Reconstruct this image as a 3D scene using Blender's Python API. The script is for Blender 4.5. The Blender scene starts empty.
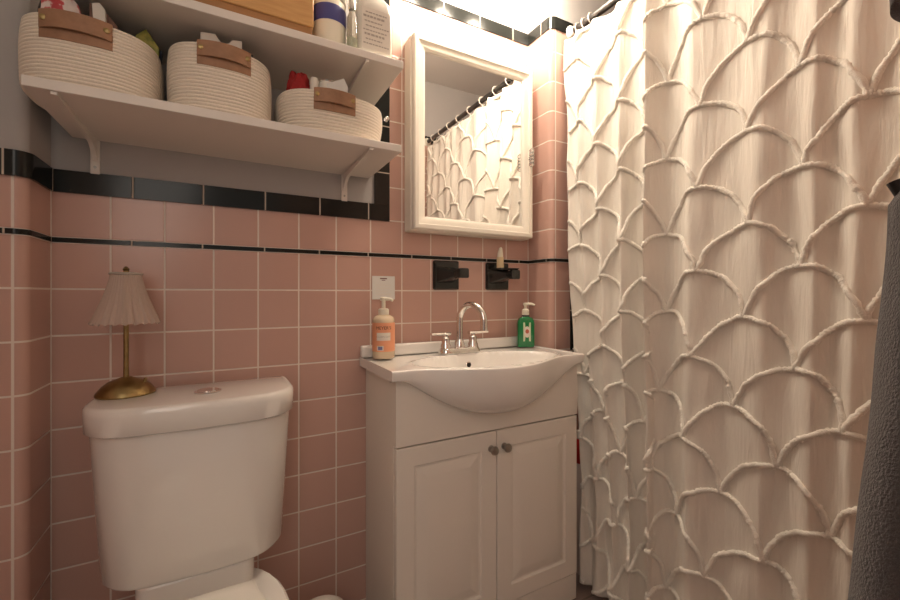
import bpy, bmesh, math, random
from mathutils import Vector, noise

random.seed(7)
scene = bpy.context.scene
COL = scene.collection
PI = math.pi
H = 1.03                       # eye height of the photograph
sin, cos = math.sin, math.cos

# ------------------------------------------------------------------ helpers
def lerp(a, b, t): return a + (b - a) * t
def clamp(t, a=0.0, b=1.0): return max(a, min(b, t))
def smooth(t):
    t = clamp(t); return t * t * (3 - 2 * t)

def wloc(o):
    v = Vector((0, 0, 0))
    while o is not None:
        v += Vector(o.location); o = o.parent
    return v

class MB:
    """collects faces in room coordinates, then links them as ONE mesh object"""
    def __init__(self):
        self.v = []; self.f = []; self.m = []; self.uv = {}
    def add(self, vs, fs, mi=0):
        o = len(self.v)
        self.v += [tuple(p) for p in vs]
        for f in fs:
            self.f.append([i + o for i in f]); self.m.append(mi)
        return self
    def box(self, x0, x1, y0, y1, z0, z1, mi=0):
        vs = [(x0,y0,z0),(x1,y0,z0),(x1,y1,z0),(x0,y1,z0),(x0,y0,z1),(x1,y0,z1),(x1,y1,z1),(x0,y1,z1)]
        return self.add(vs, [(0,3,2,1),(4,5,6,7),(0,1,5,4),(1,2,6,5),(2,3,7,6),(3,0,4,7)], mi)
    def loft(self, rings, closed=True, cap0=True, cap1=True, mi=0):
        n = len(rings[0]); vs = [p for r in rings for p in r]; fs = []
        for k in range(len(rings) - 1):
            for i in range(n if closed else n - 1):
                j = (i + 1) % n
                fs.append((k*n+i, k*n+j, (k+1)*n+j, (k+1)*n+i))
        if cap0: fs.append(tuple(reversed(range(n))))
        if cap1: fs.append(tuple((len(rings)-1)*n + i for i in range(n)))
        return self.add(vs, fs, mi)
    def lathe(self, prof, c, n=32, mi=0, axis='z', cap0=True, cap1=True):
        rings = []
        for r, h in prof:
            ring = []
            for i in range(n):
                a = 2*PI*i/n
                if axis == 'z': ring.append((c[0]+r*cos(a), c[1]+r*sin(a), c[2]+h))
                elif axis == 'y': ring.append((c[0]+r*cos(a), c[1]-h, c[2]+r*sin(a)))
                else: ring.append((c[0]+h, c[1]+r*cos(a), c[2]+r*sin(a)))
            rings.append(ring)
        return self.loft(rings, True, cap0, cap1, mi)
    def tube(self, pts, rad, n=10, mi=0, cap=True):
        pts = [Vector(p) for p in pts]
        if not hasattr(rad, '__len__'): rad = [rad]*len(pts)
        rings = []; ref = None
        for i, p in enumerate(pts):
            t = (pts[min(i+1, len(pts)-1)] - pts[max(i-1, 0)]).normalized()
            if ref is None:
                ref = Vector((0,0,1)) if abs(t.z) < .9 else Vector((1,0,0))
            a = (ref - t*ref.dot(t)).normalized(); b = t.cross(a); ref = a
            rings.append([tuple(p + (a*cos(2*PI*k/n) + b*sin(2*PI*k/n))*rad[i]) for k in range(n)])
        return self.loft(rings, True, cap, cap, mi)
    def build(self, name, mats, parent=None, bevel=0, seg=2, smoothed=True, angle=40, fix=True):
        me = bpy.data.meshes.new(name)
        off = wloc(parent) if parent is not None else Vector((0,0,0))
        me.from_pydata([(p[0]-off.x, p[1]-off.y, p[2]-off.z) for p in self.v], [], self.f)
        mats = mats if isinstance(mats, (list, tuple)) else [mats]
        for m in mats: me.materials.append(m)
        for p, mi in zip(me.polygons, self.m): p.material_index = mi
        if fix:
            bm = bmesh.new(); bm.from_mesh(me)
            bmesh.ops.recalc_face_normals(bm, faces=bm.faces)
            bm.to_mesh(me); bm.free()
        if smoothed:
            for p in me.polygons: p.use_smooth = True
            me.set_sharp_from_angle(angle=math.radians(angle))
        me.update()
        o = bpy.data.objects.new(name, me); COL.objects.link(o)
        if parent is not None: o.parent = parent
        if bevel:
            b = o.modifiers.new('bevel', 'BEVEL'); b.width = bevel; b.segments = seg
            b.limit_method = 'ANGLE'; b.angle_limit = math.radians(40)
        return o

def tag(o, label=None, cat=None, group=None, kind=None):
    if label: o['label'] = label
    if cat: o['category'] = cat
    if group: o['group'] = group
    if kind: o['kind'] = kind
    return o
def thing(name, label, cat, loc, group=None):
    o = bpy.data.objects.new(name, None); COL.objects.link(o); o.location = loc
    o.empty_display_size = .05
    return tag(o, label, cat, group)
def copy_tree(o, parent=None):
    c = o.copy(); COL.objects.link(c); c.parent = parent
    for ch in list(o.children): copy_tree(ch, c)
    return c

def rrect(cx, cy, hx, hy, r, z, n=6):
    out = []
    for sx, sy, a0 in ((1,1,0),(-1,1,PI/2),(-1,-1,PI),(1,-1,3*PI/2)):
        for k in range(n+1):
            a = a0 + k*PI/2/n
            out.append((cx+sx*(hx-r)+r*cos(a), cy+sy*(hy-r)+r*sin(a), z))
    return out
def sellipse(cx, cy, a, b, z, e=2.6, n=48):
    out = []
    for i in range(n):
        t = 2*PI*i/n; c, s = cos(t), sin(t)
        out.append((cx+a*math.copysign(abs(c)**(2/e), c), cy+b*math.copysign(abs(s)**(2/e), s), z))
    return out

# ------------------------------------------------------------------ materials
def mat(name, col, rough=.5, metal=0, spec=.5, bump=None, coat=0, trans=0, ior=1.45, sub=0, var=None, sheen=0):
    m = bpy.data.materials.new(name); m.use_nodes = True
    nt = m.node_tree; b = nt.nodes['Principled BSDF']
    b.inputs['Base Color'].default_value = (*col, 1); b.inputs['Roughness'].default_value = rough
    b.inputs['Metallic'].default_value = metal; b.inputs['Specular IOR Level'].default_value = spec
    b.inputs['Coat Weight'].default_value = coat; b.inputs['Transmission Weight'].default_value = trans
    b.inputs['IOR'].default_value = ior; b.inputs['Sheen Weight'].default_value = sheen
    tc = nt.nodes.new('ShaderNodeTexCoord')
    if bump:
        sc, st, scale3 = bump
        mp = nt.nodes.new('ShaderNodeMapping'); mp.inputs['Scale'].default_value = scale3
        nt.links.new(tc.outputs['Object'], mp.inputs['Vector'])
        n = nt.nodes.new('ShaderNodeTexNoise'); n.inputs['Scale'].default_value = sc; n.inputs['Detail'].default_value = 3
        nt.links.new(mp.outputs[0], n.inputs['Vector'])
        bp = nt.nodes.new('ShaderNodeBump'); bp.inputs['Strength'].default_value = st; bp.inputs['Distance'].default_value = .004
        nt.links.new(n.outputs['Fac'], bp.inputs['Height']); nt.links.new(bp.outputs[0], b.inputs['Normal'])
    if var:
        sc, col2, lo, hi, scale3 = var
        mp = nt.nodes.new('ShaderNodeMapping'); mp.inputs['Scale'].default_value = scale3
        nt.links.new(tc.outputs['Object'], mp.inputs['Vector'])
        n = nt.nodes.new('ShaderNodeTexNoise'); n.inputs['Scale'].default_value = sc; n.inputs['Detail'].default_value = 4
        nt.links.new(mp.outputs[0], n.inputs['Vector'])
        r = nt.nodes.new('ShaderNodeValToRGB')
        r.color_ramp.elements[0].position = lo; r.color_ramp.elements[0].color = (*col, 1)
        r.color_ramp.elements[1].position = hi; r.color_ramp.elements[1].color = (*col2, 1)
        nt.links.new(n.outputs['Fac'], r.inputs[0]); nt.links.new(r.outputs[0], b.inputs['Base Color'])
    return m
ONE = (1, 1, 1)

def tile_mat(name, tcol, tcol2, gcol, rough=.22, gw=.018):
    """square glazed tiles; one UV unit is one tile"""
    m = bpy.data.materials.new(name); m.use_nodes = True
    nt = m.node_tree; N = nt.nodes; L = nt.links; b = N['Principled BSDF']
    uv = N.new('ShaderNodeUVMap'); sep = N.new('ShaderNodeSeparateXYZ'); L.new(uv.outputs[0], sep.inputs[0])
    def mth(op, a, bb=None):
        n = N.new('ShaderNodeMath'); n.operation = op
        for i, q in enumerate((a, bb)):
            if q is None: continue
            if isinstance(q, (int, float)): n.inputs[i].default_value = q
            else: L.new(q, n.inputs[i])
        return n.outputs[0]
    def edge(c):
        f = mth('FRACT', c); return mth('MINIMUM', f, mth('SUBTRACT', 1.0, f))
    d = mth('MINIMUM', edge(sep.outputs[0]), edge(sep.outputs[1]))
    mr = N.new('ShaderNodeMapRange'); L.new(d, mr.inputs[0])
    mr.inputs[1].default_value = gw*.75; mr.inputs[2].default_value = gw*1.25
    hgt = N.new('ShaderNodeMapRange'); L.new(d, hgt.inputs[0]); hgt.interpolation_type = 'SMOOTHSTEP'
    hgt.inputs[1].default_value = gw*.4; hgt.inputs[2].default_value = gw*2.0
    cb = N.new('ShaderNodeCombineXYZ'); L.new(mth('FLOOR', sep.outputs[0]), cb.inputs[0]); L.new(mth('FLOOR', sep.outputs[1]), cb.inputs[1])
    wn = N.new('ShaderNodeTexWhiteNoise'); wn.noise_dimensions = '2D'; L.new(cb.outputs[0], wn.inputs['Vector'])
    tc = N.new('ShaderNodeTexCoord')
    nz = N.new('ShaderNodeTexNoise'); nz.inputs['Scale'].default_value = 9; nz.inputs['Detail'].default_value = 4
    L.new(tc.outputs['Object'], nz.inputs['Vector'])
    fac = mth('ADD', mth('MULTIPLY', wn.outputs[0], .55), mth('MULTIPLY', nz.outputs[0], .45))
    mx = N.new('ShaderNodeMix'); mx.data_type = 'RGBA'
    mx.inputs['A'].default_value = (*tcol, 1); mx.inputs['B'].default_value = (*tcol2, 1); L.new(fac, mx.inputs['Factor'])
    m2 = N.new('ShaderNodeMix'); m2.data_type = 'RGBA'
    m2.inputs['A'].default_value = (*gcol, 1); L.new(mx.outputs['Result'], m2.inputs['B']); L.new(mr.outputs[0], m2.inputs['Factor'])
    L.new(m2.outputs['Result'], b.inputs['Base Color'])
    rr = N.new('ShaderNodeMapRange'); L.new(mr.outputs[0], rr.inputs[0]); rr.inputs[3].default_value = .85; rr.inputs[4].default_value = rough
    L.new(rr.outputs[0], b.inputs['Roughness'])
    n2 = N.new('ShaderNodeTexNoise'); n2.inputs['Scale'].default_value = 22; L.new(tc.outputs['Object'], n2.inputs['Vector'])
    hh = mth('ADD', hgt.outputs[0], mth('MULTIPLY', n2.outputs[0], .22))
    bp = N.new('ShaderNodeBump'); bp.inputs['Strength'].default_value = .4; bp.inputs['Distance'].default_value = .0012
    L.new(hh, bp.inputs['Height']); L.new(bp.outputs[0], b.inputs['Normal'])
    return m

def emis(name, col, st):
    m = bpy.data.materials.new(name); m.use_nodes = True
    b = m.node_tree.nodes['Principled BSDF']
    b.inputs['Base Color'].default_value = (.9, .88, .82, 1)
    b.inputs['Emission Color'].default_value = (*col, 1); b.inputs['Emission Strength'].default_value = st
    return m

M = {}
M['tile'] = tile_mat('pink_tile', (.53, .325, .268), (.59, .37, .305), (.76, .67, .60))
M['black_tile'] = tile_mat('black_tile', (.010, .011, .010), (.016, .017, .015), (.55, .46, .38), rough=.16, gw=.011)
M['black_tile'].node_tree.nodes['Principled BSDF'].inputs['Specular IOR Level'].default_value = .28
M['floor_tile'] = tile_mat('floor_tile', (.30, .22, .19), (.36, .27, .23), (.22, .19, .17), rough=.4)
M['paint'] = mat('grey_paint', (.43, .405, .39), .7, bump=(60, .08, ONE))
M['ceiling_paint'] = mat('ceiling_paint', (.72, .68, .64), .8, bump=(60, .08, ONE))
M['shelf'] = mat('white_melamine', (.76, .70, .64), .45)
M['white_paint'] = mat('white_cabinet_paint', (.82, .76, .68), .38, bump=(30, .05, ONE))
M['frame_paint'] = mat('white_gloss_paint', (.84, .78, .68), .3)
M['ceramic'] = mat('white_ceramic', (.84, .80, .75), .08, coat=.6)
M['ceramic_basin'] = mat('white_ceramic_basin', (.84, .80, .75), .08, coat=.6)
M['seat'] = mat('white_plastic', (.86, .82, .75), .22)
M['chrome'] = mat('chrome', (.82, .80, .77), .08, 1)
M['nickel'] = mat('brushed_nickel', (.42, .40, .37), .3, 1)
M['rod'] = mat('grey_steel', (.13, .13, .13), .35, 1)
M['brass'] = mat('aged_brass', (.40, .29, .13), .34, 1, var=(40, (.27, .19, .08), .35, .7, ONE))
M['black_ceramic'] = mat('black_ceramic', (.014, .015, .014), .15, coat=.4)
M['black'] = mat('black_plastic', (.012, .012, .013), .45)
M['hole'] = mat('dark_hole', (.02, .018, .015), .8)
M['mirror'] = mat('mirror_glass', (.93, .92, .90), .015, 1)
M['leather'] = mat('tan_leather', (.36, .19, .105), .55, var=(50, (.27, .14, .075), .35, .7, ONE))
M['rope'] = mat('cotton_rope', (.80, .71, .60), .9, bump=(200, .25, (1, 1, .5)), sheen=.2)
M['wood'] = mat('amber_wood', (.66, .38, .15), .45, var=(14, (.58, .31, .11), .35, .7, (1, 1, 9)))
M['wood_dark'] = mat('dark_amber_wood', (.36, .17, .06), .5)
M['shade'] = mat('pleated_fabric', (.70, .55, .47), .85)
M['shade'].node_tree.nodes['Principled BSDF'].inputs['Alpha'].default_value = .5
M['cream_plastic'] = mat('cream_plastic', (.82, .76, .62), .35)
M['yellow_cream'] = mat('pale_cream_wax', (.74, .60, .36), .5)
M['white_plastic'] = mat('white_bottle_plastic', (.82, .77, .68), .35)
M['clear'] = mat('clear_plastic', (.85, .82, .72), .12, trans=.75)
M['blue'] = mat('blue_label', (.075, .075, .26), .45)
M['navy'] = mat('navy_plastic', (.02, .024, .045), .4)
M['green_gel'] = mat('green_liquid_soap', (.008, .19, .055), .14, coat=.4)
M['peach_gel'] = mat('milky_peach_soap', (.66, .52, .36), .22, coat=.2)
M['orange_label'] = mat('orange_label', (.82, .36, .20), .5)
M['label_white'] = mat('label_white', (.76, .70, .62), .6)
M['ink'] = mat('brown_ink', (.16, .05, .035), .7)
M['ink_blue'] = mat('blue_ink', (.18, .18, .34), .7)
M['ink_grey'] = mat('grey_ink', (.42, .37, .32), .7)
M['green_label'] = mat('pale_green_label', (.60, .68, .46), .5)
M['red_mark'] = mat('red_mark', (.50, .12, .07), .5)
M['paper'] = mat('white_paper', (.74, .72, .68), .7)
M['red'] = mat('red_fabric', (.34, .018, .018), .75, bump=(60, .5, ONE))
M['redplastic'] = mat('red_plastic', (.45, .02, .02), .35)
M['pinkpack'] = mat('red_white_foil', (.50, .06, .07), .35, var=(45, (.72, .62, .58), .48, .54, ONE))
M['yellow'] = mat('yellow_green_foil', (.52, .44, .09), .4, var=(60, (.24, .26, .05), .4, .6, ONE))
M['brown'] = mat('brown_card', (.20, .10, .07), .6)
M['towel'] = mat('grey_terry', (.088, .082, .085), 1.0, bump=(430, .8, ONE), sheen=.25)
M['dark_cloth'] = mat('charcoal_cloth', (.075, .062, .062), 1.0, bump=(550, .6, ONE), sheen=.2)
M['tub'] = mat('tub_enamel', (.72, .60, .54), .2)
M['crystal'] = mat('crystal', (.95, .93, .9), .02, trans=.9, ior=1.6)
M['globe'] = emis('lamp_globe', (1.0, .86, .69), 148)
M['wall_white'] = mat('hall_paint', (.6, .56, .5), .8)

def cloth_mat():
    m = mat('cream_cotton', (.79, .735, .66), .95, sheen=.15)
    nt = m.node_tree; b = nt.nodes['Principled BSDF']
    tc = nt.nodes.new('ShaderNodeTexCoord'); mp = nt.nodes.new('ShaderNodeMapping')
    mp.inputs['Scale'].default_value = (60, 60, 7); nt.links.new(tc.outputs['Object'], mp.inputs['Vector'])
    n = nt.nodes.new('ShaderNodeTexNoise'); n.inputs['Scale'].default_value = 1; n.inputs['Detail'].default_value = 5
    n.inputs['Distortion'].default_value = .6
    nt.links.new(mp.outputs[0], n.inputs['Vector'])
    bp = nt.nodes.new('ShaderNodeBump'); bp.inputs['Strength'].default_value = .7; bp.inputs['Distance'].default_value = .006
    nt.links.new(n.outputs['Fac'], bp.inputs['Height']); nt.links.new(bp.outputs[0], b.inputs['Normal'])
    return m
M['cloth'] = cloth_mat()
M['cord'] = mat('cream_cord', (.85, .80, .72), .95, bump=(300, .6, ONE), sheen=.2)

# ------------------------------------------------------------------ the room
T = .1095                                  # tile pitch
XL, YB, XR = -.358, 1.281, 1.052
rL = .021           # back wall of the niche
YL, YR = 1.150, 1.15                       # faces of the boxed-out walls left and right of it
TX0, TX1 = .419, .470                      # upright black border beside the painted panel
YF = .02                                   # wall with the doorway
XW, XE = -.62, 1.92                        # outer side walls
ZC = 2.42
Z_P0, Z_P1 = H+.1225, H+.1335              # black pencil line
Z_T0, Z_T1 = H+.2396, H+.292               # black border on top of the wainscot
Z_U0, Z_U1 = H+.985, H+1.03                # black border near the ceiling
Z_A = H+.013
def tv(z):
    return (z - Z_A)/T if z <= Z_P0 else 1 + max(0, z - Z_P1)/T

def arc(cx, cy, r, a0, a1, n=8):
    return [(cx + r*cos(lerp(a0, a1, i/n)), cy + r*sin(lerp(a0, a1, i/n))) for i in range(n+1)]
r_ = .022
PATH = [(XW, YL, -1 - (XL - rL - XW)/T)]
for i, p in enumerate(arc(XL - rL, YL + rL, rL, -PI/2, 0)): PATH.append((p[0], p[1], -1 + .25*i/8))
PATH += [(XL, YB, 0.0), (.445, YB, (.445 - XL)/T), (XR, YB, 13.0)]
a_ = arc(XR + r_, YR + r_, r_, PI, 1.5*PI)
for i, p in enumerate(a_): PATH.append((p[0], p[1], 13.75 + .25*i/8))
PATH += [(1.146, YR, 14.72), (1.166, YR, 14.9), (XE, YR, 14.9 + (XE - 1.166)/T)]
# exact u of the column beside the right corner
PATH[11] = (.445, YB, (.445 + .359)/T); PATH[10] = (XL, YB, 0.001)
PATH[12] = (XR, YB, 12.999)

def wall_strip(name, path, z0, z1, m, off=0.0, thick=0.0, useg=None):
    """band along the wall path; off moves it into the room"""
    pts = []
    for i, p in enumerate(path):
        a = Vector(path[max(i-1, 0)][:2]); b = Vector(path[min(i+1, len(path)-1)][:2]); c = Vector(p[:2])
        d1 = (c - a).normalized() if (c - a).length > 1e-6 else (b - c).normalized()
        d2 = (b - c).normalized() if (b - c).length > 1e-6 else d1
        n1 = Vector((d1.y, -d1.x)); n2 = Vector((d2.y, -d2.x))
        n = (n1 + n2); n = n / max(n.dot(n1), .3) if n.length > 1e-6 else n1
        pts.append((c + n*off, c, p[2]))
    me = bpy.data.meshes.new(name); vs = []; fs = []; uvs = []
    s = 0; ss = []
    for i, p in enumerate(pts):
        if i: s += (pts[i][1] - pts[i-1][1]).length
        ss.append(s)
    k = len(pts)
    for q in pts: vs.append((q[0].x, q[0].y, z0))
    for q in pts: vs.append((q[0].x, q[0].y, z1))
    for q in pts: vs.append((q[1].x, q[1].y, z1))
    for q in pts: vs.append((q[1].x, q[1].y, z0))
    def uu(i): return pts[i][2] if useg is None else ss[i]/useg + .495
    def quad(i, ra, rb, va, vb):
        fs.append((ra*k+i, ra*k+i+1, rb*k+i+1, rb*k+i)); uvs.extend([(uu(i), va), (uu(i+1), va), (uu(i+1), vb), (uu(i), vb)])
    for i in range(k-1):
        if useg is None: quad(i, 0, 1, tv(z0), tv(z1))
        else: quad(i, 0, 1, .2, .8)
        if thick:
            quad(i, 1, 2, .5, .6); quad(i, 3, 0, .5, .6)
    me.from_pydata(vs, [], fs)
    l = me.uv_layers.new(name='UVMap')
    for j, q in enumerate(uvs): l.data[j].uv = q
    me.materials.append(m)
    for p in me.polygons: p.use_smooth = True
    me.set_sharp_from_angle(angle=math.radians(35))
    o = bpy.data.objects.new(name, me); COL.objects.link(o)
    return o

def join(name, objs):
    """several wall bands become one wall mesh"""
    vs = []; fs = []; uvs = []; mats = []; mi = []
    for o in objs:
        b = len(vs); me = o.data
        vs += [tuple(v.co) for v in me.vertices]
        mm = me.materials[0]
        if mm not in mats: mats.append(mm)
        for p in me.polygons:
            fs.append([b + i for i in p.vertices]); mi.append(mats.index(mm))
            uvs += [tuple(me.uv_layers[0].data[i].uv) for i in p.loop_indices]
        bpy.data.objects.remove(o); bpy.data.meshes.remove(me)
    me = bpy.data.meshes.new(name); me.from_pydata(vs, [], fs)
    l = me.uv_layers.new(name='UVMap')
    for j, q in enumerate(uvs): l.data[j].uv = q
    for m_ in mats: me.materials.append(m_)
    for p, k in zip(me.polygons, mi): p.material_index = k; p.use_smooth = True
    me.set_sharp_from_angle(angle=math.radians(35))
    o = bpy.data.objects.new(name, me); COL.objects.link(o)
    return tag(o, kind='structure')

left, right = PATH[:12], PATH[11:]
join('wall_back', [
    wall_strip('a', PATH, 0, Z_P0, M['tile']), wall_strip('b', PATH, Z_P0, Z_P1, M['tile']),
    wall_strip('c', PATH, Z_P1, Z_T0, M['tile']),
    wall_strip('d', left, Z_T0, ZC, M['paint']),
    wall_strip('e', right, Z_T0, Z_U1, M['tile']),
    wall_strip('f', right, Z_U1, ZC, M['paint'])])
def trim(n, *a, **k): tag(wall_strip('trim_%d' % n, *a, **k), kind='structure')
trim(1, PATH[:-3] + [(1.146, YR, 0)], Z_P0, Z_P1, M['black_tile'], off=.0025, thick=1, useg=.152)
LT = PATH[:11] + [(TX1, YB, 0)]
trim(2, LT, Z_T0, Z_T1, M['black_tile'], off=.006, thick=1, useg=.152)
trim(4, PATH[11:], Z_U0, Z_U1, M['black_tile'], off=.004, thick=1, useg=.152)
def upright(n, x0, x1, y, z0, z1, nrm=-1):
    o = MB().box(x0, x1, y + nrm*.006, y, z0, z1).build('trim_%d' % n, M['black_tile'])
    l = o.data.uv_layers.new(name='UVMap')
    for p in o.data.polygons:
        for li in p.loop_indices:
            co = o.data.vertices[o.data.loops[li].vertex_index].co
            l.data[li].uv = (.2 + .6*(co.x - x0)/(x1 - x0), (co.z - H + .06)/.152)
    tag(o, kind='structure')
upright(3, TX0, TX1, YB, Z_T1 + .0005, Z_U0)
upright(5, 1.147, 1.175, YR, 0, Z_P0 - .008)

# side walls, doorway wall, floor, ceiling
def flat_wall(name, p0, p1, rows):
    """rows: (z0, z1, material); tile UVs"""
    L_ = (Vector(p1) - Vector(p0)).length; parts = []
    for z0, z1, m in rows:
        parts.append(wall_strip('x', [(p0[0], p0[1], 0.3), (p1[0], p1[1], .3 + L_/T)], z0, z1, m))
    return join(name, parts)
low = [(0, Z_P0, M['tile']), (Z_P0, Z_T1, M['tile']), (Z_T1, ZC, M['paint'])]
high = [(0, Z_P0, M['tile']), (Z_P0, Z_U1, M['tile']), (Z_U1, ZC, M['paint'])]
flat_wall('wall_left', (XW, YF), (XW, YL), low)
flat_wall('wall_right', (XE, YR), (XE, YF), high)
DX0, DX1, DZ = -.50, .27, 2.06             # doorway the photograph is taken from
join('wall_front', [
    wall_strip('x', [(XE, YF, .2), (DX1, YF, .2 + (XE - DX1)/T)], 0, Z_P0, M['tile']),
    wall_strip('x', [(XE, YF, .2), (DX1, YF, .2 + (XE - DX1)/T)], Z_P0, Z_U1, M['tile']),
    wall_strip('x', [(XE, YF, .2), (DX1, YF, .2 + (XE - DX1)/T)], Z_U1, ZC, M['paint']),
    wall_strip('x', [(DX1, YF, 0), (DX0, YF, 5)], DZ, ZC, M['paint']),
    wall_strip('x', [(DX0, YF, 0), (XW, YF, 1.1)], 0, ZC, M['tile']),
    wall_strip('x', [(DX1, YF, 0), (DX1, YF - .13, 1)], 0, DZ, M['wall_white']),
    wall_strip('x', [(DX0, YF - .13, 0), (DX0, YF, 1)], 0, DZ, M['wall_white'])])
trim(6, [(XE, YF, 0), (DX1, YF, 0)], Z_U0, Z_U1, M['black_tile'], off=.004, thick=1, useg=.152)
trim(7, [(XE, YR, 0), (XE, YF, 0)], Z_U0, Z_U1, M['black_tile'], off=.004, thick=1, useg=.152)
fl = MB().box(XW - .02, XE + .02, YF - .14, YB + .02, -.04, 0).build('floor', M['floor_tile'], smoothed=False)
l = fl.data.uv_layers.new(name='UVMap')
for lp in fl.data.loops:
    co = fl.data.vertices[lp.vertex_index].co; l.data[lp.index].uv = (co.x/.2, co.y/.2)
tag(fl, kind='structure')
tag(MB().box(XW - .02, XE + .02, YF - .14, YB + .02, ZC, ZC + .04).build('ceiling', M['ceiling_paint'], smoothed=False), kind='structure')

# ------------------------------------------------------------------ shelves
SY0, SY1 = 1.002, YB - .001
def shelf(z_under, x0, x1, name_label, bx):
    t = thing('wall_shelf', name_label, 'shelf', ((x0+x1)/2, SY1, z_under))
    MB().box(x0, x1, SY0, SY1, z_under, z_under + .019).build('board', M['shelf'], t, bevel=.0012)
    for x in bx:
        b = MB(); w = .0045; prof = []
        # fin below the board: deep at the wall, running out towards the front edge
        for k in range(25):
            u = k/24; y = lerp(SY1 - .004, SY0 + .004, u)
            d = .006 + .014*(1-u) + .034*max(0, 1 - u*6)**1.6
            prof.append((y, d))
        vs = []
        for sx in (-w, w):
            for y, d in prof: vs.append((x + sx, y, z_under - .0005))
            for y, d in prof: vs.append((x + sx, y, z_under - d))
        n = len(prof); fs = []
        for k in range(n-1):
            fs += [(k, k+1, n+k+1, n+k), (2*n+k, 3*n+k, 3*n+k+1, 2*n+k+1), (n+k, n+k+1, 3*n+k+1, 3*n+k), (k, 2*n+k, 2*n+k+1, k+1)]
        fs += [(0, n, 3*n, 2*n), (n-1, 3*n-1, 4*n-1, 2*n-1)]
        b.add(vs, fs)
        br = b.build('bracket', M['shelf'], t, smoothed=True)
        MB().box(x - .009, x + .009, SY1 - .006, SY1, z_under - .082, z_under - .001).build('wall_plate', M['shelf'], br, bevel=.001)
        for zz in (.040, .066):
            MB().lathe([(.0032, 0), (.003, .0015)], (x, SY1 - .0062, z_under - zz), 12, axis='y').build('screw', M['nickel'], br)
    return t
ZL, ZU = H + .372, H + .592
shelf(ZL, -.320, .402, 'lower white wall shelf carrying three white rope baskets', (-.277, .322))
shelf(ZU, -.320, .408, 'upper white wall shelf carrying the wooden box and white bottle', (-.283, .312))

# ------------------------------------------------------------------ baskets
def basket(label, cx, cy, a, b, h, taper, rows, hx, hw, e=2.7):
    z0 = ZL + .0192
    t = thing('rope_basket', label, 'basket', (cx, cy, z0), 'rope baskets on the lower shelf')
    m = MB(); rings = []; n = 56; sub = 6
    def sz(u): return 1 - taper*(1 - u)**1.6 - .05*(u**4)
    for k in range(rows*sub + 1):
        u = k/(rows*sub); rope = abs(sin(PI*k/sub))**.7*.0024
        s = sz(u)*(1 if u > .06 else lerp(.95, 1, u/.06))
        rings.append(sellipse(cx, cy, a*s - .0024 + rope, b*s - .0024 + rope, z0 + h*u, e, n))
    top = z0 + h
    s = sz(1)
    rings.append(sellipse(cx, cy, a*s - .010, b*s - .010, top - .001, e, n))
    for u in (.7, .35, .08): rings.append(sellipse(cx, cy, a*sz(u) - .013, b*sz(u) - .013, z0 + h*u, e, n))
    m.loft(rings)
    m.build('woven_body', M['rope'], t, angle=80)
    for side in (-1, 1):
        hh = .034
        st = MB(); rA = []
        nn = 14; strap = []
        zt = top - .011
        for k in range(nn+1):
            v = k/nn*2 - 1
            x = cx + hx*side*-1 + v*hw
            xx = clamp((x - cx)/(a*s), -.999, .999)
            yy = b*s*(1 - abs(xx)**e)**(1/e)
            strap.append((x, cy + side*(yy + .003), v))
        for k, (x, y, v) in enumerate(strap):
            bow = (1 - v*v)
            dy = side*(.001 + .006*bow); up = .002*bow
            rA.append([(x, y + dy, zt + .012 + up*.6), (x, y + dy + side*.0035, zt + .012 + up*.6),
                       (x, y + dy + side*.0035, zt - hh + .012 + up), (x, y + dy, zt - hh + .012 + up)])
        st.loft(rA)
        hd = st.build('handle', M['leather'], t, bevel=.0008)
        bk = MB(); rB = []
        for k, (x, y, v) in enumerate(strap):
            rB.append([(x, y - side*.002, zt - .008), (x, y + side*.0022, zt - .008), (x, y + side*.0022, zt - hh - .004), (x, y - side*.002, zt - hh - .004)])
        bk.loft(rB).build('handle_backing', M['leather'], hd)
        for k in (1, nn-1):
            x, y, v = strap[k]
            q = MB(); c = Vector((x, y + side*.006, zt - .004))
            q.lathe([(.0055, 0), (.0052, .0016), (.003, .0026)], c if side < 0 else (x, y + .003, zt - .004), 14, axis='y')
            q.build('rivet', M['brass'], hd)
    return t
basket('large white rope basket at the left end of the shelf', -.238, 1.124, .115, .114, .131, .03, 19, -.010, .054)
basket('tall white rope basket in the middle of the lower shelf', -.009, 1.132, .111, .115, .149, .05, 20, .006, .052)
basket('low wide white rope basket beside the mirror cabinet', .247, 1.138, .142, .122, .106, .12, 14, -.012, .050)
ZS = ZL + .0192

def blob(name, m, c, r, label, cat, amp=.35, fr=12, seed=0, n=20):
    mb = MB(); rings = []
    for k in range(1, n):
        th = PI*k/n; ring = []
        for i in range(2*n):
            ph = PI*i/n
            d = Vector((sin(th)*cos(ph), sin(th)*sin(ph), -cos(th)))
            q = 1 + amp*noise.noise(d*1.7 + Vector((seed, seed*2.3, 1))) + amp*.4*noise.noise(d*4 + Vector((seed, 0, seed)))
            ring.append((c[0]+r[0]*d.x*q, c[1]+r[1]*d.y*q, c[2]+r[2]*d.z*q))
        rings.append(ring)
    mb.loft(rings)
    return tag(mb.build(name, m), label, cat)
def slab(name, m, pts, d, label, cat, bev=.001):
    """a flat packet: outline pts in room coordinates, pushed back by vector d"""
    mb = MB(); mb.loft([[tuple(Vector(p)) for p in pts], [tuple(Vector(p) + Vector(d)) for p in pts]])
    return tag(mb.build(name, m, bevel=bev), label, cat)

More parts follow.
